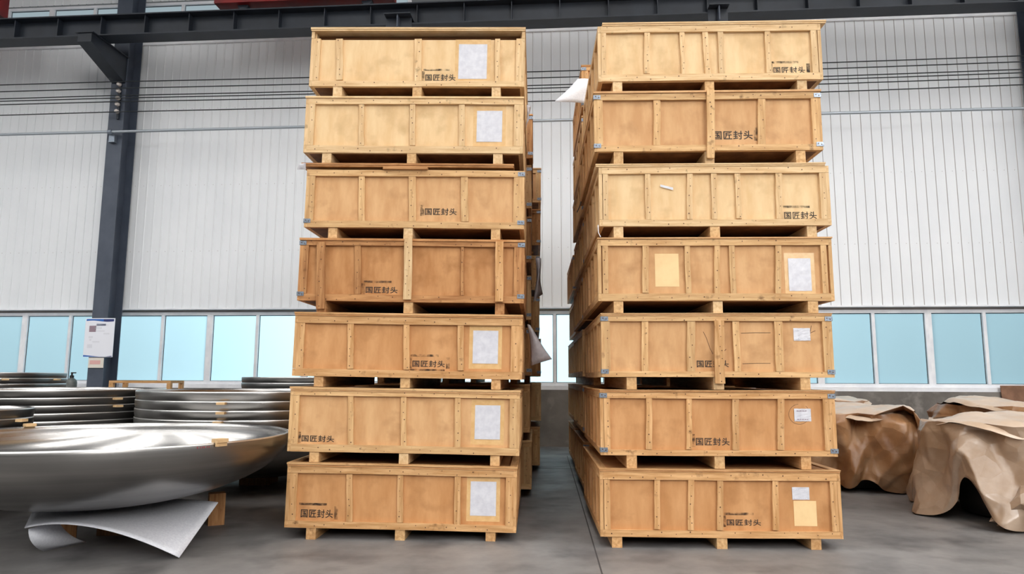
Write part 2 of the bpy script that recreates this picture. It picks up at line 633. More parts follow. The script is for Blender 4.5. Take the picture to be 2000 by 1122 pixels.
cb = empty('crane_beam', WM @ Matrix.Translation((0, -1.45, BEAM_Z0)), 'long dark steel crane beam running along the top of the wall', 'beam')
hb = BEAM_Z1 - BEAM_Z0
b = MB(); b.box(S0, S1, -.012, .012, .028, hb - .028); b.build('web', M_BEAM, cb)
b = MB(); b.box(S0, S1, -.2, .2, 0, .028); b.build('bottom_flange', M_BEAM, cb)
b = MB(); b.box(S0, S1, -.22, .22, hb - .028, hb); b.build('top_flange', M_BEAM, cb)
b = MB(); b.box(S0, S1, -.04, .04, hb, hb + .06); b.build('crane_rail', noisy('rusty_red_rail', lin(74, 30, 30), lin(50, 22, 24)), cb)
x = -15.2
while x < S1 - .3:
    b = MB()
    b.box(x - .008, x + .008, -.17, -.012, .03, hb - .03)
    b.build('stiffener', M_BEAM, cb)
    x += 1.02

for (pa, pb, pc, pd, lb) in ((752, 802, 30, 53, 'dark steel hanger plate under the crane beam above the first crate tower'),
                             (1384, 1424, 12, 40, 'dark steel hanger plate under the crane beam above the second crate tower')):
    pl = BEAMP.shifted(-0.3)
    u0, z1 = pl.uv(pa, pc)
    u1, z0 = pl.uv(pb, pd)
    e = empty('beam_hanger', frame(pl.pt((u0 + u1) / 2, z1), pl.e, -pl.n, Vector((0, 0, 1))), lb, 'bracket')
    w = u1 - u0
    b = MB(); b.box(-w / 2, w / 2, -.1, .32, -.02, 0.0); b.build('plate', M_BEAM, e)
    b = MB(); b.box(-.012, .012, -.06, .09, z0 - z1, -.02); b.build('web_plate', M_COLUMN, e)
    b = MB(); b.box(-w / 2, w / 2, .09, .11, z0 - z1, -.02); b.build('back_plate', M_BEAM, e)

# red overhead crane standing on the rail, only its underside edge in view
pl = BEAMP.shifted(0.0)
ztop = BEAM_Z1 + 0.06
for (xa, xb, lb, hgt) in ((426, 770, 'red painted overhead crane end truck standing on the beam rail', 0.55),
                          (-150, 5, 'red crane buffer at the far left end of the rail', 0.75)):
    u0, u1 = pl.uv(xa, 10)[0], pl.uv(xb, 10)[0]
    e = empty('overhead_crane', frame(pl.pt((u0 + u1) / 2, ztop), pl.e, -pl.n, Vector((0, 0, 1))), lb, 'crane')
    w = u1 - u0
    b = MB(); b.box(-w / 2, w / 2, -.18, .18, 0.12, hgt + .2); b.build('body', M_RED, e)
    for s in (-.35, .35):
        b = MB()
        b.lathe([(0, -.06), (.11, -.06), (.12, -.05), (.12, .05), (.11, .06), (0, .06)], 24)
        wv = b.build('wheel', M_BEAM, e)
        wv.matrix_local = Matrix.Translation((s * w, 0, .121)) @ Matrix.Rotation(math.pi / 2, 4, 'X')

# cables and pipe on the columns' front flanges
CABP = WALLP.shifted(-0.74)


def run(name, pxl, pyl, pxr, pyr, r, mat, label, cat, group=None, sag=0.05):
    (ua, za), (ub, zb) = CABP.uv(pxl, pyl), CABP.uv(pxr, pyr)
    zm = (zb - za) / (ub - ua)
    f = lambda u: za + (u - ua) * zm
    cols = [S0, COLX_L, COLX_R, S1]
    pts = []
    for i in range(3):
        for q in range(13 if i == 1 else 5):
            t = q / (12 if i == 1 else 4)
            if i and q == 0:
                continue
            u = cols[i] + (cols[i + 1] - cols[i]) * t
            pts.append(CABP.pt(u, f(u) + sag * ((2 * t - 1) ** 2 if i == 1 else 1.0) - sag))
    mb = MB()
    mb.tube(pts, r, 8)
    o = mb.build(name, mat, smooth=True)
    return tag(o, label, cat, group)


cabs = [(160, 109.5, 'topmost'), (173, 121, 'second from the top'), (187, 136, 'third from the top'), (192, 142.5, 'fourth from the top'),
        (199, 151.5, 'fifth from the top'), (219, 166, 'lowest')]
for yl, yr, w in cabs:
    run('power_cable', 215, yl, 1965, yr, 0.013, M_WIRE, 'thin black cable strung along the white wall, %s of the six' % w, 'cable', 'cables strung along the wall')
run('conduit_pipe', 225, 257.5, 1990, 212, 0.034, M_PIPE, 'galvanised steel pipe running along the wall below the six cables', 'pipe', sag=0.0)
for cx, lb in ((COLX_L, 'rack of white insulators on the column behind the stacked dishes'), (COLX_R, 'rack of white insulators on the column at the far right')):
    pl = WALLP.shifted(-0.58)
    px = 222 if cx < 0 else 1990
    ys = (160, 173, 187, 199, 213) if cx < 0 else (109.5, 121, 136, 151.5, 166)
    zs = [CABP.uv(px, y)[1] for y in ys]
    e = empty('insulator_rack', frame(pl.pt(cx + .02, zs[-1] - .2), pl.e, -pl.n, Vector((0, 0, 1))), lb, 'insulator rack')
    b = MB(); b.box(.02, .07, -.05, -.005, 0, zs[0] - zs[-1] + .35); b.build('mounting_bar', M_BEAM, e)
    for z in zs:
        b = MB()
        b.lathe([(0, -.08), (.03, -.08), (.045, -.07), (.03, -.05), (.045, -.03), (.045, 0), (0, 0)], 16)
        q = b.build('insulator', M_PORC, e, smooth=True)
        q.matrix_local = Matrix.Translation((0.045, -.05, z - zs[-1] + .17)) @ Matrix.Rotation(-math.pi / 2, 4, 'X')
        q.matrix_local = Matrix.Translation((0.045, -.05, z - zs[-1] + .17)) @ Matrix.Rotation(math.radians(-90), 4, 'X')
pl = WALLP.shifted(-0.58)
e = empty('pipe_clamp', frame(pl.pt(COLX_L, CABP.uv(228, 257.5)[1]), pl.e, -pl.n, Vector((0, 0, 1))), 'steel clamp holding the galvanised pipe to the column front', 'clamp')
b = MB(); b.box(-.07, .07, -.1, -.004, -.22, -.045); b.build('bracket_plate', M_ZINC, e)
b = MB(); b.lathe([(.036, -.045), (.055, -.045), (.055, .045), (.036, .045), (.036, -.045)], 20)
q = b.build('clamp_band', M_ZINC, e)
q.matrix_local = Matrix.Translation((0, -.16, 0)) @ Matrix.Rotation(math.pi / 2, 4, 'Y')

# poster, small card and the jug on the ledge
pl = WALLP.shifted(-0.605)
(u0, z1), (u1, z0) = pl.uv(168, 622), pl.uv(219, 698)
e = empty('notice_poster', frame(pl.pt((u0 + u1) / 2, z0), pl.e, -pl.n, Vector((0, 0, 1))), 'white printed poster with blue bands fixed to the steel column', 'poster')
w, hh = (u1 - u0) / 2, z1 - z0
b = MB(); b.box(-w, w, 0, .012, 0, hh); b.build('sheet', plain('poster_white', lin(238, 240, 248), .3), e)
b = MB()
N = 24
for i in range(N):
    xa, xb = -w + .02 + (2 * w - .04) * i / N, -w + .02 + (2 * w - .04) * (i + 1) / N
    f = lambda x: hh - .068 - .014 * math.sin(3 * x / w)
    b.quad((xa, -.001, f(xa)), (xb, -.001, f(xb)), (xb, -.001, hh - .02), (xa, -.001, hh - .02), 0 if i < N * .6 else 1)
b.build('top_band', [M_BLUE, M_NAVY], e, fix=False)
b = MB()
for i in range(N):
    xa, xb = -w + .004 + (2 * w - .02) * i / N, -w + .004 + (2 * w - .02) * (i + 1) / N
    f = lambda x: .012 + .03 * max(0, -x / w + .1) + .022 * max(0, x / w - .55) * 2
    b.quad((xa, -.001, .008), (xb, -.001, .008), (xb, -.001, f(xb)), (xa, -.001, f(xa)), 0 if i < N * .6 else 1)
b.build('bottom_band', [M_BLUE, M_NAVY], e, fix=False)
b = MB(); b.quad((-.08, -.001, hh - .17), (.14, -.001, hh - .17), (.14, -.001, hh - .13), (-.08, -.001, hh - .13)); b.build('heading', M_NAVY, e, fix=False)
b = MB(); b.quad((-w + .1, -.001, hh - .31), (-w + .26, -.001, hh - .31), (-w + .26, -.001, hh - .17), (-w + .1, -.001, hh - .17)); b.build('picture', M_PRINT, e, fix=False)
b = MB()
for (xa, xb, za, zb) in ((-.1, .2, .70, .72), (-.12, .05, .62, .66), (-.1, .12, .56, .59), (.1, .24, .50, .53), (-.15, .02, .32, .35), (-w + .08, -w + .2, .2, .28), (-w + .1, -w + .2, .42, .46), (-w + .12, -w + .17, .36, .4)):
    za, zb = za * hh / .86, zb * hh / .86
    b.quad((xa, -.001, za), (xb, -.001, za), (xb, -.001, zb), (xa, -.001, zb))
b.build('print', M_GREYTXT, e, fix=False)
(u0, z1), (u1, z0) = pl.uv(173, 699.5), pl.uv(201, 719)
e = empty('notice_card', frame(pl.pt((u0 + u1) / 2, z0), pl.e, -pl.n, Vector((0, 0, 1))), 'small cream card with faint red print below the white poster', 'notice')
w, hh = (u1 - u0) / 2, z1 - z0
b = MB(); b.box(-w, w, 0, .012, 0, hh); b.build('sheet', M_CREAM, e)
b = MB(); b.quad((-w * .8, -.001, hh * .35), (w * .6, -.001, hh * .35), (w * .6, -.001, hh * .75), (-w * .8, -.001, hh * .75)); b.build('print', M_PINKTXT, e, fix=False)

pl = WALLP.shifted(0.02)
u = pl.uv(158, 750)[0]
e = empty('pump_bottle', frame(pl.pt(u, Z_LEDGE, -.0), pl.e, -pl.n, Vector((0, 0, 1))), 'grey bottle with black pump top on the ledge beside the column', 'bottle')
e.location = WALLP.pt(u, 0, -0.3); e.location.z = 0
b = MB()
b.box(-.22, .22, -.2, .2, 0, 1.12)
jp = b.build('plinth_block', M_CONC)
jp.name = 'concrete_block'
jp.matrix_world = e.matrix_world.copy()
jp.location = WALLP.pt(u, 0, -0.3)
tag(jp, 'grey concrete plinth under the pump bottle', 'block')
e.location = WALLP.pt(u, 1.12, -0.3)
b = MB(); b.lathe([(0, 0), (.11, 0), (.115, .02), (.115, .22), (.10, .27), (.05, .31), (.04, .32), (0, .32)], 24); b.build('body', M_JUG, e, smooth=True)
b = MB(); b.lathe([(0, .32), (.045, .32), (.045, .37), (.02, .38), (.02, .43), (0, .43)], 16); b.box(-.02, .09, -.015, .015, .42, .445); b.build('pump', M_PUMP, e)


# ------------------------------------------------------------------ wooden crates
STACKS = {'L': dict(p=Plane(on_floor(782, 1057), 0.033), a=0.0128, depth=2.12),
          'R': dict(p=Plane(on_floor(1400, 1073.5), 0.033), a=-0.001, depth=2.05)}


def tilt(st, u, z):
    a = STACKS[st]['a']
    return u * math.cos(a) - z * math.sin(a), u * math.sin(a) + z * math.cos(a)


def suv(st, px, py):
    return tilt(st, *STACKS[st]['p'].uv(px, py))


# stencilled company name, made once as a flat mesh 1 wide
tcu = bpy.data.curves.new('stencil_text', 'FONT')
tcu.body = '\u56fd\u5320\u5c01\u5934'
tcu.size = 1.0
tcu.space_character = 1.06
tcu.offset = 0.011
tob = bpy.data.objects.new('stencil_text', tcu)
COL.objects.link(tob)
bpy.context.view_layer.update()
TXT = bpy.data.meshes.new_from_object(tob.evaluated_get(bpy.context.evaluated_depsgraph_get()))
bpy.data.objects.remove(tob)
xs = [v.co.x for v in TXT.vertices]
ys = [v.co.y for v in TXT.vertices]
tx0, tw, ty0, th = min(xs), max(xs) - min(xs), min(ys), max(ys) - min(ys)
for v in TXT.vertices:
    v.co = Vector(((v.co.x - tx0) / tw, 0, (v.co.y - ty0) / th))
TXT.name = 'stencil_lettering'
TXT.materials.clear()
TXT.materials.append(M_INK)

T = 0.030                                       # timber thickness
CRATES = {}


def crate(key, st, tone, lid, lb, rb, bt, bb, xl, xr, pl_, pr_, battens, runners, label, below=None, text=None, paper=(),
          brackets='', overlay=(), rw=None, gap=0, lidx=None, proud_lid=0.0, patch=None, seam=None, smudge='lt', tape=True, tonel=None, dark_rail=False):
    """one crate; numbers are photo pixels on its front face, turned into metres on the tower's front plane"""
    rnd = random.Random(key)
    S = STACKS[st]
    xm = (xl + xr) / 2
    u0, u1 = suv(st, xl, (rb + bt) / 2)[0], suv(st, xr, (rb + bt) / 2)[0]
    ux = (u0 + u1) / 2
    v = lambda y: suv(st, xm, y)[1]
    vb, vbt, vrb, vlb, vl = v(bb), v(bt), v(rb), v(lb), v(lid)
    yaw = S['p'].ang
    a = S['a']
    e = S['p'].e
    ex = (e * math.cos(a) + Vector((0, 0, -math.sin(a)))).normalized()
    ez = (e * math.sin(a) + Vector((0, 0, math.cos(a)))).normalized()
    ey = -S['p'].n
    jit = rnd.uniform(-.008, .008)
    org = S['p'].o + ex * ux + ez * vb + ey * jit
    W2, Hh, D = (u1 - u0) / 2, vlb - vb, S['depth'] + rnd.uniform(-.03, .03)
    loc = lambda px, py: tuple(q - r for q, r in zip(suv(st, px, py), (ux, vb)))
    vbelow = below if below is not None else 0.0
    rh = vb - vbelow
    root = empty('wooden_crate', frame(org - ez * rh, ex, ey, ez), label, 'crate', 'wooden crates in the two towers')
    Z = rh                                       # body starts above the runners
    Wd = WOOD[tone]
    h1, h2 = vbt - vb, vrb - vb                  # bottom rail top, top rail bottom
    X = W2 - T
    out = dict(root=root, top=vl)

    def nails(b, x0, x1, z0, z1, step, y=-0.0012, two=True):
        if x1 - x0 > z1 - z0:
            n = int((x1 - x0) / step)
            for i in range(n):
                if rnd.random() < .12:
                    continue
                q = x0 + (i + .5 + rnd.uniform(-.25, .25)) * (x1 - x0) / n
                b.disk((q, y, z0 + (z1 - z0) * rnd.choice((.28, .7, .5)) + rnd.uniform(-.006, .006)), rnd.uniform(.003, .0062))
        else:
            n = max(3, int((z1 - z0) / step))
            for i in range(n):
                q = z0 + (i + .5 + rnd.uniform(-.3, .3)) * (z1 - z0) / n
                b.disk((x0 + (x1 - x0) * rnd.uniform(.3, .7), y, q), rnd.uniform(.003, .0062))

    # panels
    b = MB(); b.box(-X, X, T, T + .012, Z, Z + (h2 - .002 if dark_rail else Hh)); b.build('front_panel', Wd['panel'], root)
    b = MB(); b.box(-X, X, D - T - .012, D - T, Z, Z + Hh); b.build('back_panel', Wd['panel'], root)
    for s in (-1, 1):
        b = MB()
        b.box(min(s * X, s * (X - .012)), max(s * X, s * (X - .012)), T + .013, D - T - .013, Z, Z + Hh)
        b.build('side_panel', Wd['panel'], root)
        for nm, za, zb in (('side_rail', 0, h1), ('side_rail', h2, Hh)):
            b = MB()
            xa = s * (W2 - T / 2)
            b.bar((xa, 0.002, Z + (za + zb) / 2), (xa, D, Z + (za + zb) / 2), zb - za, T, .003, 6, rnd, side=Vector((s, 0, 0)))
            bb_ = b
            bb_.v = [(q[0] - s * T / 2, q[1], q[2]) for q in bb_.v]
            b.build(nm, Wd['d'], root)
        for q in (0.0, .2, .4, .6, .8, 1.0):
            yc = .045 + (D - .09) * q
            b = MB()
            b.box(min(s * X, s * W2), max(s * X, s * W2), yc - .042, yc + .042, Z + h1 + .001, Z + h2 - .001)
            b.build('side_batten', Wd['v'], root)
    b = MB(); b.box(-X, X, T + .013, D - T - .013, Z + .001, Z + .016); b.build('base_board', WOOD['dark']['panel'], root)  # dark tone paints the shade under the crate body
    # front frame
    for nm, za, zb in (('bottom_rail', 0, h1), ('top_rail', h2, Hh)):
        b = MB()
        tt = T
        yo = .11 if dark_rail and nm == 'top_rail' else 0
        b.bar((-X, yo, Z + (za + zb) / 2), (X, yo, Z + (za + zb) / 2), zb - za, tt, .003, 12, rnd)
        nails(b, -X + .02, X - .02, Z + za, Z + zb, .13, y=yo - .0035)
        b.build(nm, [WOOD['dark']['h'] if yo else Wd['h'], M_NAIL], root)
    for (a0, a1) in (pl_, pr_):
        xa, xb = loc(a0, (rb + bt) / 2)[0], loc(a1, (rb + bt) / 2)[0]
        xa, xb = max(xa, -X), min(xb, X)
        b = MB()
        b.box(xa, xb, 0.001, T, Z + h1 + .001, Z + h2 - .001)
        nails(b, xa, xb, Z + h1, Z + h2, .1)
        b.build('corner_post', [Wd['v'], M_NAIL], root)
    for bt_ in battens:
        xt, xbm, wpx = bt_[:3]
        tn = bt_[3] if len(bt_) > 3 else tone
        xa, xb = loc(xt, rb)[0], loc(xbm, bt)[0]
        w = loc(xt + wpx, rb)[0] - xa
        b = MB()
        b.bar((xa, 0.002 + rnd.uniform(0, .004), Z + h2 - .001), (xb, 0.002, Z + h1 + .001 + max(0, rnd.uniform(-.01, .008))), w, T - .004, .003, 5, rnd)
        for i in range(5):
            t = (i + .5 + rnd.uniform(-.3, .3)) / 5
            b.disk((xa + (xb - xa) * t + rnd.uniform(-.2, .2) * w, -.0012, Z + h2 + (h1 - h2) * t), rnd.uniform(.003, .0062))
        b.build('batten', [WOOD[tn]['v'], M_NAIL], root)
    for (xt, xbm, wpx, ya, yb, tn) in overlay:
        (xa, za), (xb, zb) = loc(xt, ya), loc(xbm, yb)
        w = loc(xt + wpx, ya)[0] - xa
        b = MB()
        b.bar((xa, -.034, Z + za), (xb, -.034, Z + zb), w, .03, .004, 8, rnd)
        for i in range(9):
            t = (i + .5 + rnd.uniform(-.3, .3)) / 9
            b.disk((xa + (xb - xa) * t + rnd.uniform(-.25, .25) * w, -.0365, Z + za + (zb - za) * t), rnd.uniform(.003, .0065))
        ob = b.build('batten', [WOOD[tn]['v'], M_NAIL], root)
        ob['label'] = 'long batten nailed over both rails'
    # runners
    for i, rp in enumerate(runners):
        xc = loc(rp, bb)[0]
        w = rw if rw else .09
        zb = 0.0006
        if below is None:                        # on the floor: the tower leans, so each runner has its own height
            zb = (xc + ux) * math.tan(a) + .0006
        b = MB()
        b.bar((xc, .004 + rnd.uniform(0, .012), Z / 2 + zb / 2), (xc, D - .02, Z / 2 + zb / 2), w, Z - zb - .0005, 0, 4, rnd, side=Vector((0, 0, 1)))
        b.v = [(q[0], q[1], q[2] - (Z - zb) / 2) for q in b.v]
        b.build('runner', Wd['d'] if i != 1 else WOOD['mid' if tone != 'mid' else 'pale']['d'], root)
    # lid
    gp = v(gap) - vlb if gap else 0
    tl = vl - vlb - gp
    zl = Z + Hh + gp
    ov = .012 + proud_lid
    la, lb_ = (-W2 - ov * .4, W2 + ov * .4)
    if lidx:
        la, lb_ = loc(lidx[0], lid)[0], loc(lidx[1], lid)[0]
    lt = WOOD[tonel or tone]
    if tl > .024:
        b = MB(); b.box(la + .004, lb_ - .004, -ov + .005, D + .005, zl + .0005, zl + .0125); b.build('lid', lt['panel'], root)
        za = zl + .0125 + (tl - .013) / 2
        for (p, q, sd, wdt) in (((la, -ov, za), (lb_, -ov, za), Vector((0, 1, 0)), 'h'), ((la, D - .06, za), (lb_, D - .06, za), Vector((0, 1, 0)), 'h')):
            b = MB(); b.bar(p, q, tl - .018, .07, .0018, 14, rnd, side=sd); b.build('lid_rail', lt['h'], root)
        for xq in (la, lb_ - .07):
            b = MB(); b.box(xq, xq + .07, .072 - ov, D - .062, zl + .013, zl + tl - .003); b.build('lid_rail', lt['d'], root)
    else:
        b = MB(); b.bar((la, -ov, zl + tl / 2 + .0005), (lb_, -ov, zl + tl / 2 + .0005), tl - .001, D + ov, .0, 10, rnd); b.build('lid', lt['panel'], root)
    # papers, lettering, marks
    for (px0, py0, px1, py1) in paper:
        (xa, zb), (xb, za) = loc(px0, py0), loc(px1, py1)
        big = (py1 - py0) > 40
        if big and tape:
            q = MB(); q.box(xa - .035, xb + .035, T - .0012, T - .0003, Z + za - .05, Z + zb + .05)
            q.build('tape_backing', M_TAPE, root)
        q = MB()
        nx, nz = 6, 8
        dz = lambda i, j: T - .0045 - .003 * noise.noise(Vector((i * .7 + len(key), j * .7, xa * 9)))
        for i in range(nx):
            for j in range(nz):
                g = lambda i, j: (xa + (xb - xa) * i / nx, dz(i, j), Z + za + (zb - za) * j / nz + .004 * noise.noise(Vector((i, xa * 5, 0))))
                q.quad(g(i, j), g(i + 1, j), g(i + 1, j + 1), g(i, j + 1))
        po = q.build('paper_sheet', M_PAPER, root, fix=False)
        po['label'] = 'white paper sheet stuck to the front panel'
        if not big:
            q = MB()
            for r in range(2):
                zz = Z + zb - .022 - r * .075
                xx = xa + .02
                while xx < xb - .03:
                    l = rnd.uniform(.008, .02)
                    if rnd.random() < .7:
                        q.quad((xx, T - .0095, zz), (xx + l, T - .0095, zz), (xx + l, T - .0095, zz + .006), (xx, T - .0095, zz + .006))
                    xx += l + .006
            if q.f:
                q.build('print', M_GREYTXT if key != 'R6' else M_PRINT, root, fix=False)
    if patch:
        (xa, zb), (xb, za) = loc(patch[0], patch[1]), loc(patch[2], patch[3])
        q = MB(); q.box(xa, xb, T - .0015, T - .0002, Z + za, Z + zb)
        po = q.build('clean_patch', M_PLYPALE, root)
        po['label'] = 'paler rectangle where a sheet was removed'
    if text:
        (xa, zb), (xb, za) = loc(text[0], text[1]), loc(text[2], text[3])
        to = bpy.data.objects.new('stencil_lettering', TXT)
        COL.objects.link(to)
        to.parent = root
        to.matrix_local = Matrix.Translation((xa, T - .0018, Z + za)) @ Matrix.Diagonal((xb - xa, 1, zb - za, 1))
        to['label'] = 'black stencilled characters'
        q = MB()
        hh = zb - za
        if 'l' in smudge:
            q.quad((xa - .045, T - .0012, Z + za - .012), (xa - .008, T - .0012, Z + za - .012), (xa - .008, T - .0012, Z + zb + .03), (xa - .045, T - .0012, Z + zb + .03))
        if 'r' in smudge:
            q.quad((xb + .012, T - .0012, Z + za - .012), (xb + .045, T - .0012, Z + za - .012), (xb + .045, T - .0012, Z + zb + .03), (xb + .012, T - .0012, Z + zb + .03))
        if 't' in smudge:
            q.quad((xa - .02, T - .0012, Z + zb + .035), (xb - .06, T - .0012, Z + zb + .035), (xb - .06, T - .0012, Z + zb + .056), (xa - .02, T - .0012, Z + zb + .056))
        if 'b' in smudge:
            q.quad((xa - .02, T - .0012, Z + za - .035), (xb, T - .0012, Z + za - .035), (xb, T - .0012, Z + za - .018), (xa - .02, T - .0012, Z + za - .018))
        if q.f:
            q.build('ink_smudge', M_SMUDGE, root, fix=False)
    for c in brackets.split():
        s = -1 if c[1] == 'L' else 1
        zz = Z + (h1 * .95 if c[0] == 'B' else h2 + (Hh - h2) * .45)
        b = MB()
        x0, x1 = (s * (W2 + .002), s * (W2 - .062)) if s < 0 else (s * (W2 - .062), s * (W2 + .002))
        b.box(x0, x1, -.005, -.0016, zz - .02, zz + .02)
        xs_ = s * (W2 + .0025)
        b.box(min(xs_, xs_ + s * .003), max(xs_, xs_ + s * .003), -.005, .05, zz - .02, zz + .02)
        b.disk(((x0 + x1) / 2 - .014, -.0056, zz + .004), .006)
        b.disk(((x0 + x1) / 2 + .014, -.0056, zz - .004), .006)
        b.build('corner_bracket', [M_ZINC, M_NAIL], root)
    out.update(W2=W2, H=rh + Hh + tl + gp, D=D, rh=rh)
    CRATES[key] = out
    return vl


TW = {'L': 'crate tower beside the steel dishes', 'R': 'crate tower beside the brown paper bundles'}
# left tower, from the floor up
top = crate('L7', 'L', 'warm', 907.5, 915, 929, 1023, 1036.5, 558, 1009, (563, 578.5), (987.6, 1007), [(682, 682, 12), (782, 781, 11.5), (894, 893, 12)], (607, 781, 958),
            'bottom crate of the tower beside the steel dishes, white sheet at its right end', None, (586, 996, 648, 1014), [(919, 941.5, 968, 1010)], smudge='r t')
top = crate('L6', 'L', 'mid', 758.5, 767, 776, 872, 887, 563.5, 1015, (570, 582), (995, 1012), [(684, 684, 11), (788, 788, 11), (894, 893, 11.5)], (612.5, 788, 966.5),
            'second crate up beside the dishes, name stencilled low on its left panel', top, (587, 851, 650, 865), [(927.6, 792, 976, 860)], smudge='l')
top = crate('L5', 'L', 'warm', 612, 619.5, 634, 723.5, 738.5, 573.5, 1020, (580, 593.6), (998, 1018), [(685, 684, 12), (794, 794, 12), (900, 900, 12)], (622, 791, 968.5),
            'third crate up beside the dishes, name stencilled inside a sprayed black frame', top, (805, 704, 868, 718), [(924, 645.6, 972, 711)], smudge='l r t b')
top = crate('L4', 'L', 'aged', 467, 471.5, 481, 576, 590, 583, 1023.7, (585, 600), (1004, 1022), [(698, 698, 12), (903, 903, 5)], (627, 797, 976),
            'dark orange fourth crate up beside the dishes, with three long upright battens', top, (713, 559, 775, 572.6), (), 'TL BL TR BR',
            overlay=[(628, 627, 16, 474, 604, 'aged'), (798.5, 796, 15.5, 466, 586, 'pale'), (976, 975, 15.5, 473, 590, 'warm')], smudge='l t')
top = crate('L3', 'L', 'mid', 319, 332, 344.5, 432.5, 445.5, 596, 1023.7, (599, 613), (1003, 1021), [(706, 706, 12), (805, 805, 14), (907, 908, 14)], (649, 797, 968),
            'fifth crate up beside the dishes, its splintered lid propped open by a block', top, (829, 405, 891, 419), (), 'BL BR TR', smudge='l', gap=326.5, lidx=(589, 1004), tonel='aged')
top = crate('L2', 'L', 'pale', 189.5, 193, 204, 285, 299.5, 595.5, 1022, (598, 614), (1004, 1016), [(706, 706, 10.5), (806, 805.5, 10.3), (902, 902, 11.5)], (638, 804, 972.5),
            'pale sixth crate up beside the dishes, white sheet and no lettering', top, None, [(931.5, 215, 980, 276)])
top = crate('L1', 'L', 'pale', 54, 61, 75, 157.5, 168.7, 606, 1024.6, (609, 624), (1008, 1021), [(662.5, 662.5, 13), (816.5, 816.5, 14), (972, 972, 10)], (659, 814.5, 969),
            'topmost crate of the tower beside the dishes, overhanging lid and plastic covered sheet', top, (830, 142.5, 889, 156), [(896, 84, 950, 152)], proud_lid=.004, smudge='l t', dark_rail=True)
# right tower
top = crate('R7', 'R', 'warm', 917, 922.5, 939, 1037.5, 1051.5, 1172, 1644, (1180, 1192), (1623.5, 1636.6), [(1284, 1284, 11.2), (1350, 1350, 12), (1407, 1407, 12), (1515, 1516, 12)], (1205.5, 1410.5, 1595),
            'bottom crate of the tower beside the paper bundles, small label above a clean patch', None, (1421, 1016, 1488.5, 1029), [(1548.7, 953, 1583.6, 978)], patch=(1552, 980, 1599, 1030), smudge='l t')
top = crate('R6', 'R', 'warm', 761.5, 767, 779, 880, 891.3, 1172.7, 1633.5, (1180, 1192), (1610, 1627.5), [(1268, 1268, 12), (1346.5, 1346.5, 11), (1437.5, 1437.5, 13), (1526, 1526, 13.5)], (1234, 1406, 1575.5),
            'second crate up beside the paper bundles, zinc corners and small label ringed in ink', top, (1360.5, 856, 1427, 871.7), [(1553, 799, 1587, 824)], 'TL TR BL BR', smudge='l')
top = crate('R5', 'R', 'mid', 611.5, 617, 628, 726, 737.5, 1174.7, 1627, (1181, 1192), (1608, 1624), [(1260, 1260, 13), (1350, 1350, 16), (1437, 1441, 13), (1520, 1524, 16)], (1234, 1404, 1573),
            'third crate up beside the paper bundles, centre batten hiding part of the lettering', top, (1362, 704, 1425, 718), [(1551, 641, 1585, 665.6)], 'TL TR BL BR',
            overlay=[(1403, 1405, 19, 627, 749.7, 'warm')], smudge='')
top = crate('R4', 'R', 'mid', 464, 467, 479.6, 573.7, 588.3, 1168, 1627, (1177, 1188), (1605, 1616), [(1261, 1261, 12.5), (1342.5, 1345.5, 11), (1401, 1401, 11), (1429.5, 1433.5, 11), (1520.5, 1520.5, 11.5)], (1208, 1402.5, 1588),
            'fourth crate up beside the paper bundles, white sheet and a pale clean patch', top, None, [(1540.5, 504, 1588, 568)], patch=(1279.6, 495, 1328, 559.5))
top = crate('R3', 'R', 'pale', 319, 325.5, 339, 428.5, 441.5, 1170, 1621, (1177.6, 1188), (1602, 1614), [(1265, 1267, 10.5), (1347.5, 1347.5, 11), (1394, 1396, 11), (1440, 1444, 11), (1521, 1523, 12.5)], (1208, 1396.5, 1586),
            'pale fifth crate up beside the paper bundles, torn tag near its upper left', top, (1533, 412.6, 1597.6, 427), (), lidx=(1163, 1611), smudge='l t')
top = crate('R2', 'R', 'mid', 177.5, 181.5, 194, 283, 295, 1160.5, 1605, (1164, 1177.5), (1586, 1600), [(1283, 1283, 13.5), (1488, 1488, 15)], (1208, 1386, 1564),
            'sixth crate up beside the paper bundles, zinc corners and long centre batten', top, (1394, 254, 1472, 270.5), (), 'TL TR BL BR',
            overlay=[(1386.5, 1386.5, 15, 178.5, 311, 'mid')], smudge='r')
top = crate('R1', 'R', 'pale', 42.5, 49, 62, 144, 157.5, 1168, 1605, (1174.5, 1184), (1585, 1597), [(1264, 1264, 11), (1332, 1336, 10), (1377, 1383, 11), (1407, 1410.5, 11), (1499, 1502.5, 11)], (1206, 1386, 1567),
            'topmost crate of the tower beside the paper bundles, lid overhanging at the right', top, (1512, 128.6, 1575, 141.5), (), lidx=(1176, 1612.5), smudge='l r t')

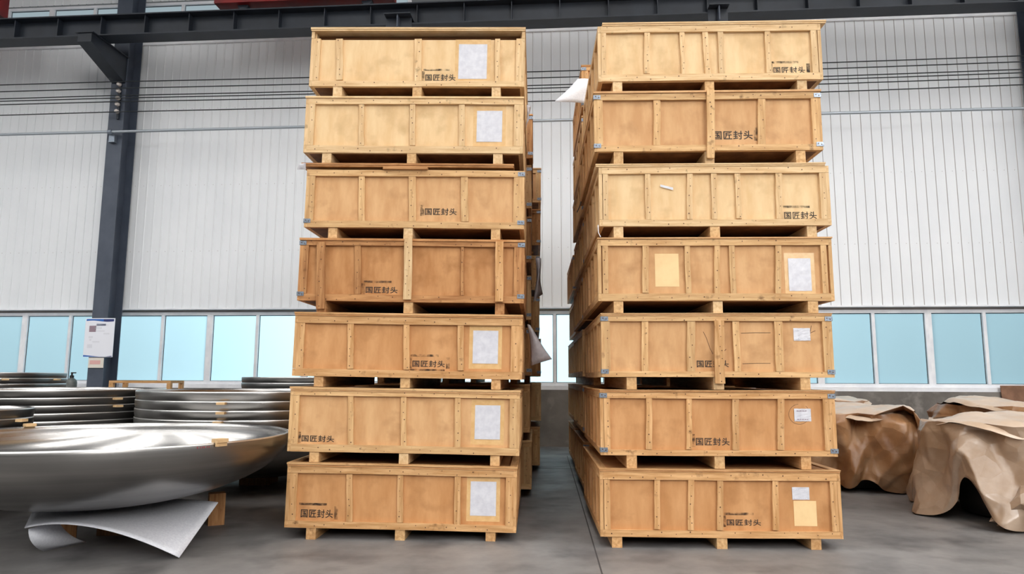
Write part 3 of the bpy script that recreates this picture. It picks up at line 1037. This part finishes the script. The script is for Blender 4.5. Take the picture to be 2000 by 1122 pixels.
b = MB()
r6 = CRATES['R6']
lc = lambda px, py: (suv('R', px, py)[0] - suv('R', (1172.7 + 1633.5) / 2, 830)[0], suv('R', px, py)[1] - suv('R', 1403, 891.3)[1] + r6['rh'])
for i in range(60):
    if 8 < i < 16:
        continue
    a0, a1 = 2 * math.pi * i / 60, 2 * math.pi * (i + 1) / 60
    P = lambda a, k: (lc(1565 + 21 * k * math.cos(a), 810 - 20 * k * math.sin(a)))
    q = [P(a0, .97), P(a1, .97), P(a1, 1), P(a0, 1)]
    b.quad(*[(x, T - .001, z) for x, z in q])
b.build('ink_ring', M_INK, r6['root'], fix=False)
b = MB()
r5 = CRATES['R5']
lc5 = lambda px, py: (suv('R', px, py)[0] - suv('R', (1174.7 + 1627) / 2, 677)[0], suv('R', px, py)[1] - suv('R', 1401, 737.5)[1] + r5['rh'])
for pts in ([(1376, 648), (1382, 660), (1389, 680), (1395, 692)], [(1412, 692), (1421, 682)], [(1450, 651), (1478, 650), (1508, 650)], [(1453, 711), (1480, 710), (1508, 710)], [(1585, 651), (1596, 646)], [(1588, 636), (1586, 648)]):
    b = MB()
    for p, q in zip(pts, pts[1:]):
        (xa, za), (xb, zb) = lc5(*p), lc5(*q)
        d = Vector((xb - xa, 0, zb - za)).normalized()
        w = Vector((-d.z, 0, d.x)) * .0022
        A_, B_ = Vector((xa, T - .001, za)), Vector((xb, T - .001, zb))
        b.quad(A_ - w, B_ - w, B_ + w, A_ + w)
    b.build('scratch', M_NAIL, r5['root'], fix=False)

# block that props the lid of the fifth crate
c3 = CRATES['L3']
gz = suv('L', 810, 326.5)[1] - suv('L', 810, 332)[1]
tz = suv('L', 810, 319)[1] - suv('L', 810, 326.5)[1]
ctr = suv('L', (596 + 1023.7) / 2, 390)[0]
for nm, ua, ub, y0, y1 in (('lid_prop', suv('L', 750, 330)[0] - ctr, suv('L', 837, 330)[0] - ctr, -.03, 2.0), ('lid_prop', -.9, .9, 1.9, 2.0)):
    b = MB(); b.box(ua, ub, y0 if nm else 0, (.25 if y0 < 0 else y1), c3['H'] - tz - gz + .0004, c3['H'] - tz - .0004)
    b.build(nm, WOOD['aged' if y0 < 0 else 'dark']['h'], c3['root'])  # rear bar toned dark to paint shade in the gap under the lid

def copy_crate(src, mat, label, group, skip=('paper_sheet', 'tape_backing', 'stencil_lettering', 'ink_smudge', 'clean_patch', 'print', 'lid_prop')):
    s = CRATES[src]['root']
    c = s.copy()
    COL.objects.link(c)
    c['label'] = label
    c['group'] = group
    c.matrix_world = mat
    for ch in list(s.children):
        if ch.name.split('.')[0] in skip:
            continue
        q = ch.copy()
        COL.objects.link(q)
        q.parent = c
    return c


ORD = ['on the floor', 'second up', 'third up', 'fourth up', 'fifth up', 'sixth up', 'seventh up', 'eighth up']
ROW = {1: 'second row', 2: 'third row'}


def back_stack(st, row, edge_px, edge_y, srcs, side):
    S = STACKS[st]
    pl = S['p'].shifted(2.42 * row)
    ue = pl.uv(edge_px, edge_y)[0]
    z = 0.0
    rnd = random.Random(st + str(row))
    for i, src in enumerate(srcs):
        c = CRATES[src]
        sh = rnd.uniform(-.02, .02)
        u = ue + (-c['W2'] if side == 'right' else c['W2']) + sh
        # seat the copy square on the one below
        mt = frame(pl.pt(u, z, rnd.uniform(-.02, .02)), pl.e, -pl.n, Vector((0, 0, 1)))
        where = 'behind the dish side tower' if st == 'L' else 'behind the paper bundle side tower'
        copy_crate(src, mt, 'wooden crate %s, %s %s' % (ORD[i], ROW[row], where), 'crates in the rows behind')
        z += c['H'] + .0006


back_stack('L', 1, 1038, 700, ['L6', 'L5', 'L4', 'L3', 'L4', 'R5', 'L4'], 'right')
back_stack('L', 2, 1056, 700, ['L5', 'L6', 'L4', 'R6', 'L3', 'L4', 'R2'], 'right')
back_stack('R', 1, 1139, 500, ['R6', 'R5', 'R4', 'R6', 'R2', 'R5', 'R2', 'R6'], 'left')
back_stack('R', 2, 1123, 700, ['R6', 'R5', 'R4', 'R5', 'R6'], 'left')


# ------------------------------------------------------------------ dished steel heads
def dish_mesh(R, depth, t=.006, flange=.045):
    n = 40
    outer, inner = [], []
    for i in range(n + 1):
        a = math.pi / 2 * i / n
        q = math.cos(a)
        zz = (depth - flange) * (1 - q)
        outer.append((max(R * math.sin(a) - .014 * (1 - zz / depth) * math.sin(a), .0001), zz))
    prof = outer + [(R, depth - .012), (R - t * .6, depth)]
    prof += [(R - t, depth)]
    ri, di = R - t, depth - t - flange
    for i in range(n, -1, -1):
        a = math.pi / 2 * i / n
        zz = t + di * (1 - math.cos(a))
        prof.append((max(ri * math.sin(a) - .014 * (1 - zz / depth) * math.sin(a), .0001), zz))
    mis = [0] * (n + 1) + [2, 2] + [1] * (n + 2)
    return prof, mis[:len(prof) - 1]


def dish(name, R, depth, loc, mats, label, group=None, t=.006):
    e = MB()
    p, mi = dish_mesh(R, depth, t)
    e.lathe(p, 128, mis=mi)
    o = e.build(name, list(mats) + [M_RIM], smooth=True)
    o.location = loc
    return tag(o, label, 'steel dish', group)


BOWL_R, BOWL_D, BOWL_Z = 1.64, 0.63, 0.302
BC = Vector((-3.78, 6.6, BOWL_Z))
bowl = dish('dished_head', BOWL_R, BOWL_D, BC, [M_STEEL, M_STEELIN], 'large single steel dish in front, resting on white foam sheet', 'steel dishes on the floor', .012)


def on_rim(c, R, px, near):
    """the point of a rim (centre c, radius R) that shows at photo column px, on the near or far side"""
    best = None
    for i in range(720):
        t = 2 * math.pi * i / 720
        q = Vector((c.x + R * math.cos(t), c.y + R * math.sin(t), c.z))
        d = q - EYEV
        x = 1000 + FPX * d.dot(rgt) / d.dot(fwd)
        if (q.y < c.y) == near:
            k = abs(x - px)
            if best is None or k < best[0]:
                best = (k, q, t)
    return best[1], best[2]


def spacer(c, R, z, px, near, label, w=.1, h=.03, gap=None):
    q, t = on_rim(Vector((c.x, c.y, z)), R - .006, px, near)
    b = MB()
    b.box(*((-.035, .045) if gap is None else (-.05, .02)), -w / 2, w / 2, 0.0005, h)
    if gap is None:                               # a clip over the rim, with lips inside and outside
        b.box(.012, .03, -w / 2, w / 2, -.03, 0.0005)
    o = b.build('wooden_spacer', WOOD['pale']['d'])
    o.matrix_world = Matrix.Translation(q) @ Matrix.Rotation(t, 4, 'Z')
    return tag(o, label, 'wooden spacer', 'wooden spacers on the dish rims')


spacer(BC, BOWL_R, BOWL_Z + BOWL_D, 57, False, 'wooden clip on the far rim of the large front dish')
spacer(BC, BOWL_R, BOWL_Z + BOWL_D, 430, True, 'wooden clip on the near rim of the large front dish')
# red marker scribble on the near side of the front dish
b = MB()
for i, (px, kind) in enumerate(((384, 0), (390, 1), (396, 2), (402, 1), (410, 0))):
    q, t = on_rim(Vector((BC.x, BC.y, BOWL_Z + BOWL_D)), BOWL_R + .0015, px, True)
    mt = Matrix.Translation(q - BC) @ Matrix.Rotation(t + math.pi / 2, 4, 'Z')
    for sgn in ((0,), (-.012, .012), (0, .014))[kind]:
        b.v += [tuple(mt @ Vector(p)) for p in ((sgn - .003, 0, -.02), (sgn + .003, 0, -.02), (sgn + .006, 0, -.036), (sgn, 0, -.036))]
        n = len(b.v)
        b.f.append((n - 4, n - 3, n - 2, n - 1)); b.m.append(0)
o = b.build('marker_scribble', M_REDMARK, bowl, fix=False)
o['label'] = 'faint red marker scribble'


def block(name, loc, sx, sy, sz, rot, tone, label, cat='block', group=None):
    b = MB(); b.box(-sx / 2, sx / 2, -sy / 2, sy / 2, 0, sz)
    o = b.build(name, WOOD[tone]['v'])
    o.matrix_world = Matrix.Translation(loc) @ Matrix.Rotation(rot, 4, 'Z')
    return tag(o, label, cat, group)


def dish_height(r):
    return (BOWL_D - .045) * (1 - math.sqrt(max(0, 1 - (r / BOWL_R) ** 2)))


for (px, py, lb, tn) in ((118, 1060, 'weathered timber block under the curled end of the foam sheet', 'aged'),
                         (414, 1028, 'timber block under the foam sheet near the crate tower', 'aged'),
                         (262, 985, 'dark timber block at the back under the large front dish', 'dark')):
    g = on_floor(px, py)
    r = min((Vector((g.x, g.y, 0)) - Vector((BC.x, BC.y, 0))).length + .12, 1.4)
    rr = max(r - .2, 0)
    block('timber_block', (g.x, g.y + .08, 0), .15, .13, BOWL_Z + dish_height(rr) * .9 - .085, .5, tn, lb, group='timber blocks under the front dish')
block('timber_block', (BC.x + .1, BC.y + .25, 0), .3, .3, BOWL_Z - .03, 0, 'dark', 'low timber block at the centre beneath the large front dish')


# stacks of nested dishes behind: (centre x, centre y, radius, top rim z, how many, gap, spot)
def dish_stack(cx, cy, R, ztop, n, gap, depth, mats, where, spx=()):
    z = ztop - depth
    for i in range(n):
        nm = ['topmost', 'second', 'third', 'fourth', 'fifth', 'sixth', 'seventh', 'eighth', 'ninth'][i]
        dish('dished_head', R, depth, (cx, cy, z - i * gap), mats, '%s steel dish down in %s' % (nm, where), 'steel dishes in the nested stacks')
    zb = z - (n - 1) * gap
    block('timber_block', (cx, cy, 0), .4, .4, zb - .001, 0, 'dark', 'timber block beneath the %s' % where)
    for k, px in spx:
        spacer(Vector((cx, cy, 0)), R + .058, ztop - k * gap - .038, px, True, 'wooden spacer on the %s rim of %s' % (['top', 'second', 'third', 'fourth'][k], where), .1, .03, gap=1)


A = at_y(90, 700, 10.2).x
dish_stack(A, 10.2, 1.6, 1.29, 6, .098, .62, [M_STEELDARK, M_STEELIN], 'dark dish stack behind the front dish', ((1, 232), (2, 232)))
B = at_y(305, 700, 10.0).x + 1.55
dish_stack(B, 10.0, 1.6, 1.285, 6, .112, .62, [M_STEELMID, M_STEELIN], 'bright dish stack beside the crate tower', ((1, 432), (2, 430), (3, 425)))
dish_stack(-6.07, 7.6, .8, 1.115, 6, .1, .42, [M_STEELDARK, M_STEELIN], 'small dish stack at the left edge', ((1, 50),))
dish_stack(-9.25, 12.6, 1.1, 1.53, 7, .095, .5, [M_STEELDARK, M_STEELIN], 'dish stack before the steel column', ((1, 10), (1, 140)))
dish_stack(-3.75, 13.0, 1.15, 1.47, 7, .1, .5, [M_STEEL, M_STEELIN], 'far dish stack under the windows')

# open wooden pallet frame behind the dishes
g = at_y(275, 749, 14.2)
e = empty('wooden_pallet', Matrix.Translation((g.x, g.y, 0)), 'orange wooden pallet frame behind the dish stacks by the column', 'pallet')
for nm, q in (('rail', (-.62, .62, -.04, .0, 1.34, 1.39)), ('rail', (-.62, .62, .5, .54, 1.34, 1.39)), ('rail', (-.62, -.57, .0, .5, 1.34, 1.39)), ('rail', (.57, .62, .0, .5, 1.34, 1.39)),
              ('leg', (-.62, -.54, -.04, .04, 0, 1.339)), ('leg', (.54, .62, -.04, .04, 0, 1.339)), ('leg', (-.62, -.54, .46, .54, 0, 1.339)), ('leg', (.54, .62, .46, .54, 0, 1.339)), ('deck', (-.55, .55, .02, .48, 1.2, 1.22))):
    b = MB(); b.box(*q); b.build(nm, WOOD['warm']['h' if nm != 'leg' else 'v'] if nm != 'deck' else WOOD['dark']['panel'], e)


# foam sheets
def bez(a, b, c, t):
    return a * (1 - t) ** 2 + b * (2 * t * (1 - t)) + c * t * t


def sheet(name, rows, mat, label, cat, thick=.006, smooth=True, group=None):
    """rows: list of lists of points -> one thin sheet"""
    mb = MB()
    n = len(rows[0])
    for r in rows:
        mb.v += [tuple(p) for p in r]
    for i in range(len(rows) - 1):
        for j in range(n - 1):
            mb.f.append((i * n + j, i * n + j + 1, (i + 1) * n + j + 1, (i + 1) * n + j))
            mb.m.append(0)
    o = mb.build(name, mat, smooth=smooth, fix=False)
    md = o.modifiers.new('thickness', 'SOLIDIFY')
    md.thickness = thick
    md.offset = 0
    return tag(o, label, cat, group)


pA, pM, pB = at_y(48, 1032, 5.75), at_y(170, 1000, 5.55), on_floor(350, 1090, .012)
fA, fM, fB = at_y(70, 985, 7.0), Vector((BC.x, 7.3, .29)), at_y(426, 982, 6.55)
rows = []
for j in range(15):
    t = j / 14
    row = []
    for i in range(25):
        s = i / 24
        q = bez(pA, pM, pB, s).lerp(bez(fA, fM, fB, s), t)
        r = math.hypot(q.x - BC.x, q.y - BC.y)
        cap = BOWL_Z - .008 + dish_height(min(r, 1.6))
        q.z = min(q.z, cap)
        q.z += .0
        row.append(q)
    rows.append(row)
sheet('foam_sheet', rows, M_FOAM, 'white foam sheet draped under the large front dish, corner hanging to floor', 'foam sheet')
rows = []
c0, c1 = at_y(57, 1000, 6.05), at_y(52, 1036, 5.85)
for i in range(9):
    s = i / 8
    base = bez(at_y(56, 1034, 5.82), at_y(54, 1066, 5.75), on_floor(84, 1077, .012), s)
    rows.append([base + Vector((.07 * q * s + .015 * q, .16 * q, 0)) for q in (0, 1, 2)])
sheet('foam_strip', rows, M_FOAM, 'white foam strip curling down to the floor at the dish end', 'foam sheet')

# loose packing sheets hanging in the aisle
SL = STACKS['L']['p']


def hang(pts, name, mat, label, cat='foam sheet', thick=.004, nu=8, bulge=.05):
    """pts: 4 corners (px, py, distance) - top left, top right, bottom left, bottom right"""
    c = [at_y(*p) for p in pts]
    rows = []
    for j in range(nu + 1):
        t = j / nu
        row = []
        for i in range(nu + 1):
            s = i / nu
            q = c[0].lerp(c[1], s).lerp(c[2].lerp(c[3], s), t)
            q.y -= bulge * math.sin(math.pi * s) * math.sin(math.pi * (t * .8 + .1))
            q.x += .2 * bulge * math.sin(4 * t + 2 * s)
            row.append(q)
        rows.append(row)
    return sheet(name, rows, mat, label, cat, thick)


hang([(1030, 634, 7.6), (1034, 636, 7.6), (1038, 715, 7.6), (1079, 702, 7.5)], 'foam_sheet', M_FOAMGREY, 'grey foam sheet jutting into the aisle beside the third crate up')
hang([(1046, 505, 9.2), (1054, 505, 9.25), (1044, 590, 9.2), (1061, 575, 9.25)], 'plastic_sheet', M_FOAMGREY, 'pale plastic sheet bulging into the aisle from the row behind', 'plastic sheet', bulge=.1)
hang([(1029, 205, 7.5), (1036, 208, 7.6), (1028, 250, 7.5), (1033, 235, 7.5)], 'plastic_sheet', M_FOAMGREY, 'small grey plastic scrap beside the pale sixth crate up', 'plastic sheet', bulge=.03)
hang([(1128, 154, 8.45), (1158, 156, 8.5), (1084, 199, 8.3), (1155, 203, 8.5)], 'foam_sheet', M_FOAM, 'white foam sheet sticking out high beside the sixth crate up', bulge=.06)
zt = CRATES['R1']['top'] + .03
rows = [[Vector((at_y(1206 + 7 * i, 42, 6.5).x, 6.5 + .08 * k, zt + .05 * math.sin(math.pi * i / 6) * math.sin(math.pi * (k + 1) / 5))) for i in range(7)] for k in range(4)]
sheet('foam_scrap', rows, M_FOAM, 'white foam scrap lying on the topmost crate lid by the paper bundles', 'foam sheet', .004)
o = hang([(584, 321, 6.5), (597, 319, 6.5), (581, 331, 6.5), (598, 331, 6.52)], 'plastic_scrap', M_FOAMGREY, 'torn plastic wrap at the splintered lid end of the fifth crate', 'plastic sheet', bulge=.01)
mb = MB()
mb.tube([at_y(1135, 394, 8.1), at_y(1132, 404, 8.1), at_y(1127, 415, 8.1)], .006, 6)
tag(mb.build('twine', M_WIRE), 'short dark twine end hanging from the second row crates', 'twine')
mb = MB()
mb.tube([at_y(1168, 440, 6.3), at_y(1169, 455, 6.25), at_y(1173, 463, 6.24)], .004, 6)
tag(mb.build('twine', M_FOAM), 'white string hanging at the corner of the fourth crate up', 'twine')
# torn tag on the pale fifth crate
S = STACKS['R']
c = [S['p'].uv(1290, 360), S['p'].uv(1315, 366), S['p'].uv(1290, 364.5), S['p'].uv(1315, 371)]
p = [S['p'].pt(u, z, T - .02) for u, z in c]
mb = MB()
mb.v = [tuple(q) for q in p]
mb.f = [(0, 1, 3, 2)]
mb.m = [0]
o = mb.build('torn_tag', M_PAPER, fix=False)
o.parent = CRATES['R3']['root']
o.matrix_parent_inverse = CRATES['R3']['root'].matrix_world.inverted()
o['label'] = 'torn white tag'


# ------------------------------------------------------------------ brown paper bundles
def tri(x):
    x = x % 2.0
    return abs(x - 1.0) - .5


def crease(p, rnd_dirs):
    """sharp straight folds with flat facets between, bent by a slow noise - creased stiff paper"""
    w = noise.noise_vector(p * .8) * .2
    q = p + w
    return sum(a * tri(d.dot(q) / l + f) for d, l, a, f in rnd_dirs)


def folds(seed, n=9, amp=1.0):
    rnd = random.Random(seed)
    out = []
    for i in range(n):
        d = Vector((rnd.gauss(0, 1), rnd.gauss(0, 1), rnd.gauss(0, .75))).normalized()
        l = (1.0, .75, .62, .5, .42, .34, .27, .2, .16)[i % 9] * rnd.uniform(.85, 1.15)
        out.append((d, l, amp * .30 * l ** .9 * (1.0 if i > 1 else .7), rnd.uniform(0, 2)))
    return out


def crumple(name, R, h, seed, mats, parent, hem=None, zbase=0.015, flare=.0):
    fd = folds(seed)
    NU, NV = 300, 84
    mb = MB()
    for j in range(NV + 1):
        t = j / NV
        for i in range(NU):
            u = 2 * math.pi * i / NU
            z = t * h
            p = Vector((R * math.cos(u), R * math.sin(u), z)) + Vector((seed * 3.1, 0, 0))
            sag = .06 * math.sin(math.pi * min(1, t * 1.05)) - .05 * t
            pinch = (1 - t) ** 1.5 * (.07 * tri(u * 2.3 + seed) + .05 * tri(u * 5.1))
            edge = min(1, (1 - t) * 9)
            r = R + sag + crease(p, fd) * (.3 + .7 * edge) - .02 + pinch
            z0 = hem(u) if hem else 0
            zz = zbase + z0 * (1 - t) + z + .02 * tri(u * 4 + seed) * (t > .999)
            mb.v.append((r * math.cos(u), r * math.sin(u), zz))
    for j in range(NV):
        for i in range(NU):
            a, b = j * NU + i, j * NU + (i + 1) % NU
            mb.f.append((a, b, b + NU, a + NU))
            mb.m.append(0)
    o = mb.build(name, mats, parent, fix=False, smooth=True)
    return o


def crinkle(mt):
    nt = mt.node_tree
    b = nt.nodes['Principled BSDF']
    tc = node(nt, 'ShaderNodeTexCoord')
    vo = node(nt, 'ShaderNodeTexVoronoi', feature='DISTANCE_TO_EDGE')
    vo.inputs['Scale'].default_value = 2.2
    v2 = node(nt, 'ShaderNodeTexVoronoi', feature='F1')
    v2.inputs['Scale'].default_value = 4.0
    ad = node(nt, 'ShaderNodeMath', operation='ADD')
    bp = node(nt, 'ShaderNodeBump')
    bp.inputs['Strength'].default_value = .42
    bp.inputs['Distance'].default_value = .09
    nt.links.new(tc.outputs['Object'], vo.inputs['Vector'])
    nt.links.new(tc.outputs['Object'], v2.inputs['Vector'])
    nt.links.new(vo.outputs['Distance'], ad.inputs[0])
    nt.links.new(v2.outputs['Distance'], ad.inputs[1])
    nt.links.new(ad.outputs[0], bp.inputs['Height'])
    nt.links.new(bp.outputs[0], b.inputs['Normal'])


for q in (M_KRAFT, M_KRAFTGREY):
    crinkle(q)


def bundle(cx, cy, R, h, seed, label, hem=None, dome=.06, mats=None):
    mats = mats or [M_KRAFT, M_KRAFT]
    e = empty('paper_bundle', Matrix.Translation((cx, cy, 0)), label, 'wrapped bundle', 'brown paper bundles on the floor')
    crumple('paper_wrap', R, h, seed, mats[:1], e, hem)
    # crumpled top sheet, drooping a little over the edge
    fd = folds(seed + 40, amp=.34)
    mb = MB()
    NR, NU = 34, 150
    for j in range(NR + 1):
        q = j / NR
        for i in range(NU):
            u = 2 * math.pi * i / NU
            r = R * q * .955
            p = Vector((r * math.cos(u), r * math.sin(u), seed * 2.0))
            z = h + .02 + dome * (1 - q * q) + crease(p, fd) * .8 - .05 * max(0, q - .93) / .07 + (.015 * tri(u * 5 + seed) if j == NR else 0)
            mb.v.append((r * math.cos(u), r * math.sin(u), z))
    for j in range(NR):
        for i in range(NU):
            a, b = j * NU + i, j * NU + (i + 1) % NU
            mb.f.append((a, b, b + NU, a + NU)); mb.m.append(0)
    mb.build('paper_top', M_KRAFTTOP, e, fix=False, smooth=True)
    # load inside, dark colour stands for the shade seen through hem gaps
    b = MB(); b.lathe([(.0001, .03), (R * .6, .03), (R * .64, .2), (R * .62, h * .7), (R * .4, h * .82), (.0001, h * .84)], 48)
    b.build('wrapped_load', plain('load_inner_shade', lin(42, 36, 32), .6) if 'load_inner_shade' not in bpy.data.materials else bpy.data.materials['load_inner_shade'], e, smooth=True)
    return e


def hem1(u):                                    # arch lifted in the paper towards the viewer
    d = (u - math.radians(207) + math.pi) % (2 * math.pi) - math.pi
    return .46 * math.exp(-(d / .19) ** 2)


def hem2(u):
    d = (u - math.radians(262) + math.pi) % (2 * math.pi) - math.pi
    d2 = (u - math.radians(235) + math.pi) % (2 * math.pi) - math.pi
    return .16 * math.exp(-(d / .2) ** 2) + .1 * math.exp(-(d2 / .15) ** 2)


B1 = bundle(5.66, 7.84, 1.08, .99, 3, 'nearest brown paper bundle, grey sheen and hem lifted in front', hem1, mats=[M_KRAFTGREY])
bundle(4.72, 10.12, .95, 1.0, 8, 'brown paper bundle just behind the crate tower, torn flap on its edge', hem2)
bundle(7.6, 10.6, 1.05, 1.08, 14, 'brown paper bundle at the back under the windows', None)
bundle(5.3, 12.5, 1.0, 1.1, 21, 'brown paper bundle farthest back against the concrete wall', None)

# torn flap standing open between the two front bundles
g = at_y(1755, 815, 9.15)
P = lambda px, py, y: at_y(px, py, y) - g
rows = [[P(1700, 814, 9.25), P(1732, 803, 9.15), P(1764, 793, 9.08), P(1784, 804, 9.1), P(1800, 826, 9.12)],
        [P(1706, 830, 9.3), P(1736, 812, 9.45), P(1766, 804, 9.5), P(1784, 816, 9.5), P(1798, 850, 9.2)]]
o = sheet('paper_flap', rows, M_KRAFT, None, None, .004, smooth=False)
o.location = g
o.parent = bpy.data.objects['paper_bundle.001']
o.matrix_parent_inverse = bpy.data.objects['paper_bundle.001'].matrix_world.inverted()

# low creased sheet spilling in front of the nearest bundle
rnd = random.Random(5)
rows = []
for j in range(6):
    t = j / 5
    row = []
    for i in range(13):
        s = i / 12
        a = math.radians(219 + 72 * s)
        r = 1.07 + .2 * math.sin(math.pi * min(t * 1.2, 1)) * (1 - .1 * t) + rnd.gauss(0, .03)
        row.append(Vector((5.65 + r * math.cos(a), 7.85 + r * math.sin(a), .02 + (.44 + .08 * math.sin(5 * s)) * (1 - t) * min(1, .25 + 3.5 * s) + rnd.uniform(0, .02))))
    rows.append(row)
o = sheet('loose_paper', rows, M_KRAFTGREY, None, None, .004, smooth=False)
o.parent = B1
o.matrix_parent_inverse = B1.matrix_world.inverted()

# brown board leaning on the wall
g0, g1 = WALLP.uv(1953, 770)[0], WALLP.uv(2020, 770)[0]
b = MB(); b.box(0, g1 - g0 + .2, -.02, 0, 0, 1.36)
o = b.build('leaning_board', M_BOARD)
o.matrix_world = frame(WALLP.pt(g0, 0, -.14), WALLP.e, -WALLP.n, Vector((0, 0, 1))) @ Matrix.Rotation(math.radians(-5), 4, 'X')
tag(o, 'brown board leaning on the concrete wall at the far right', 'board')
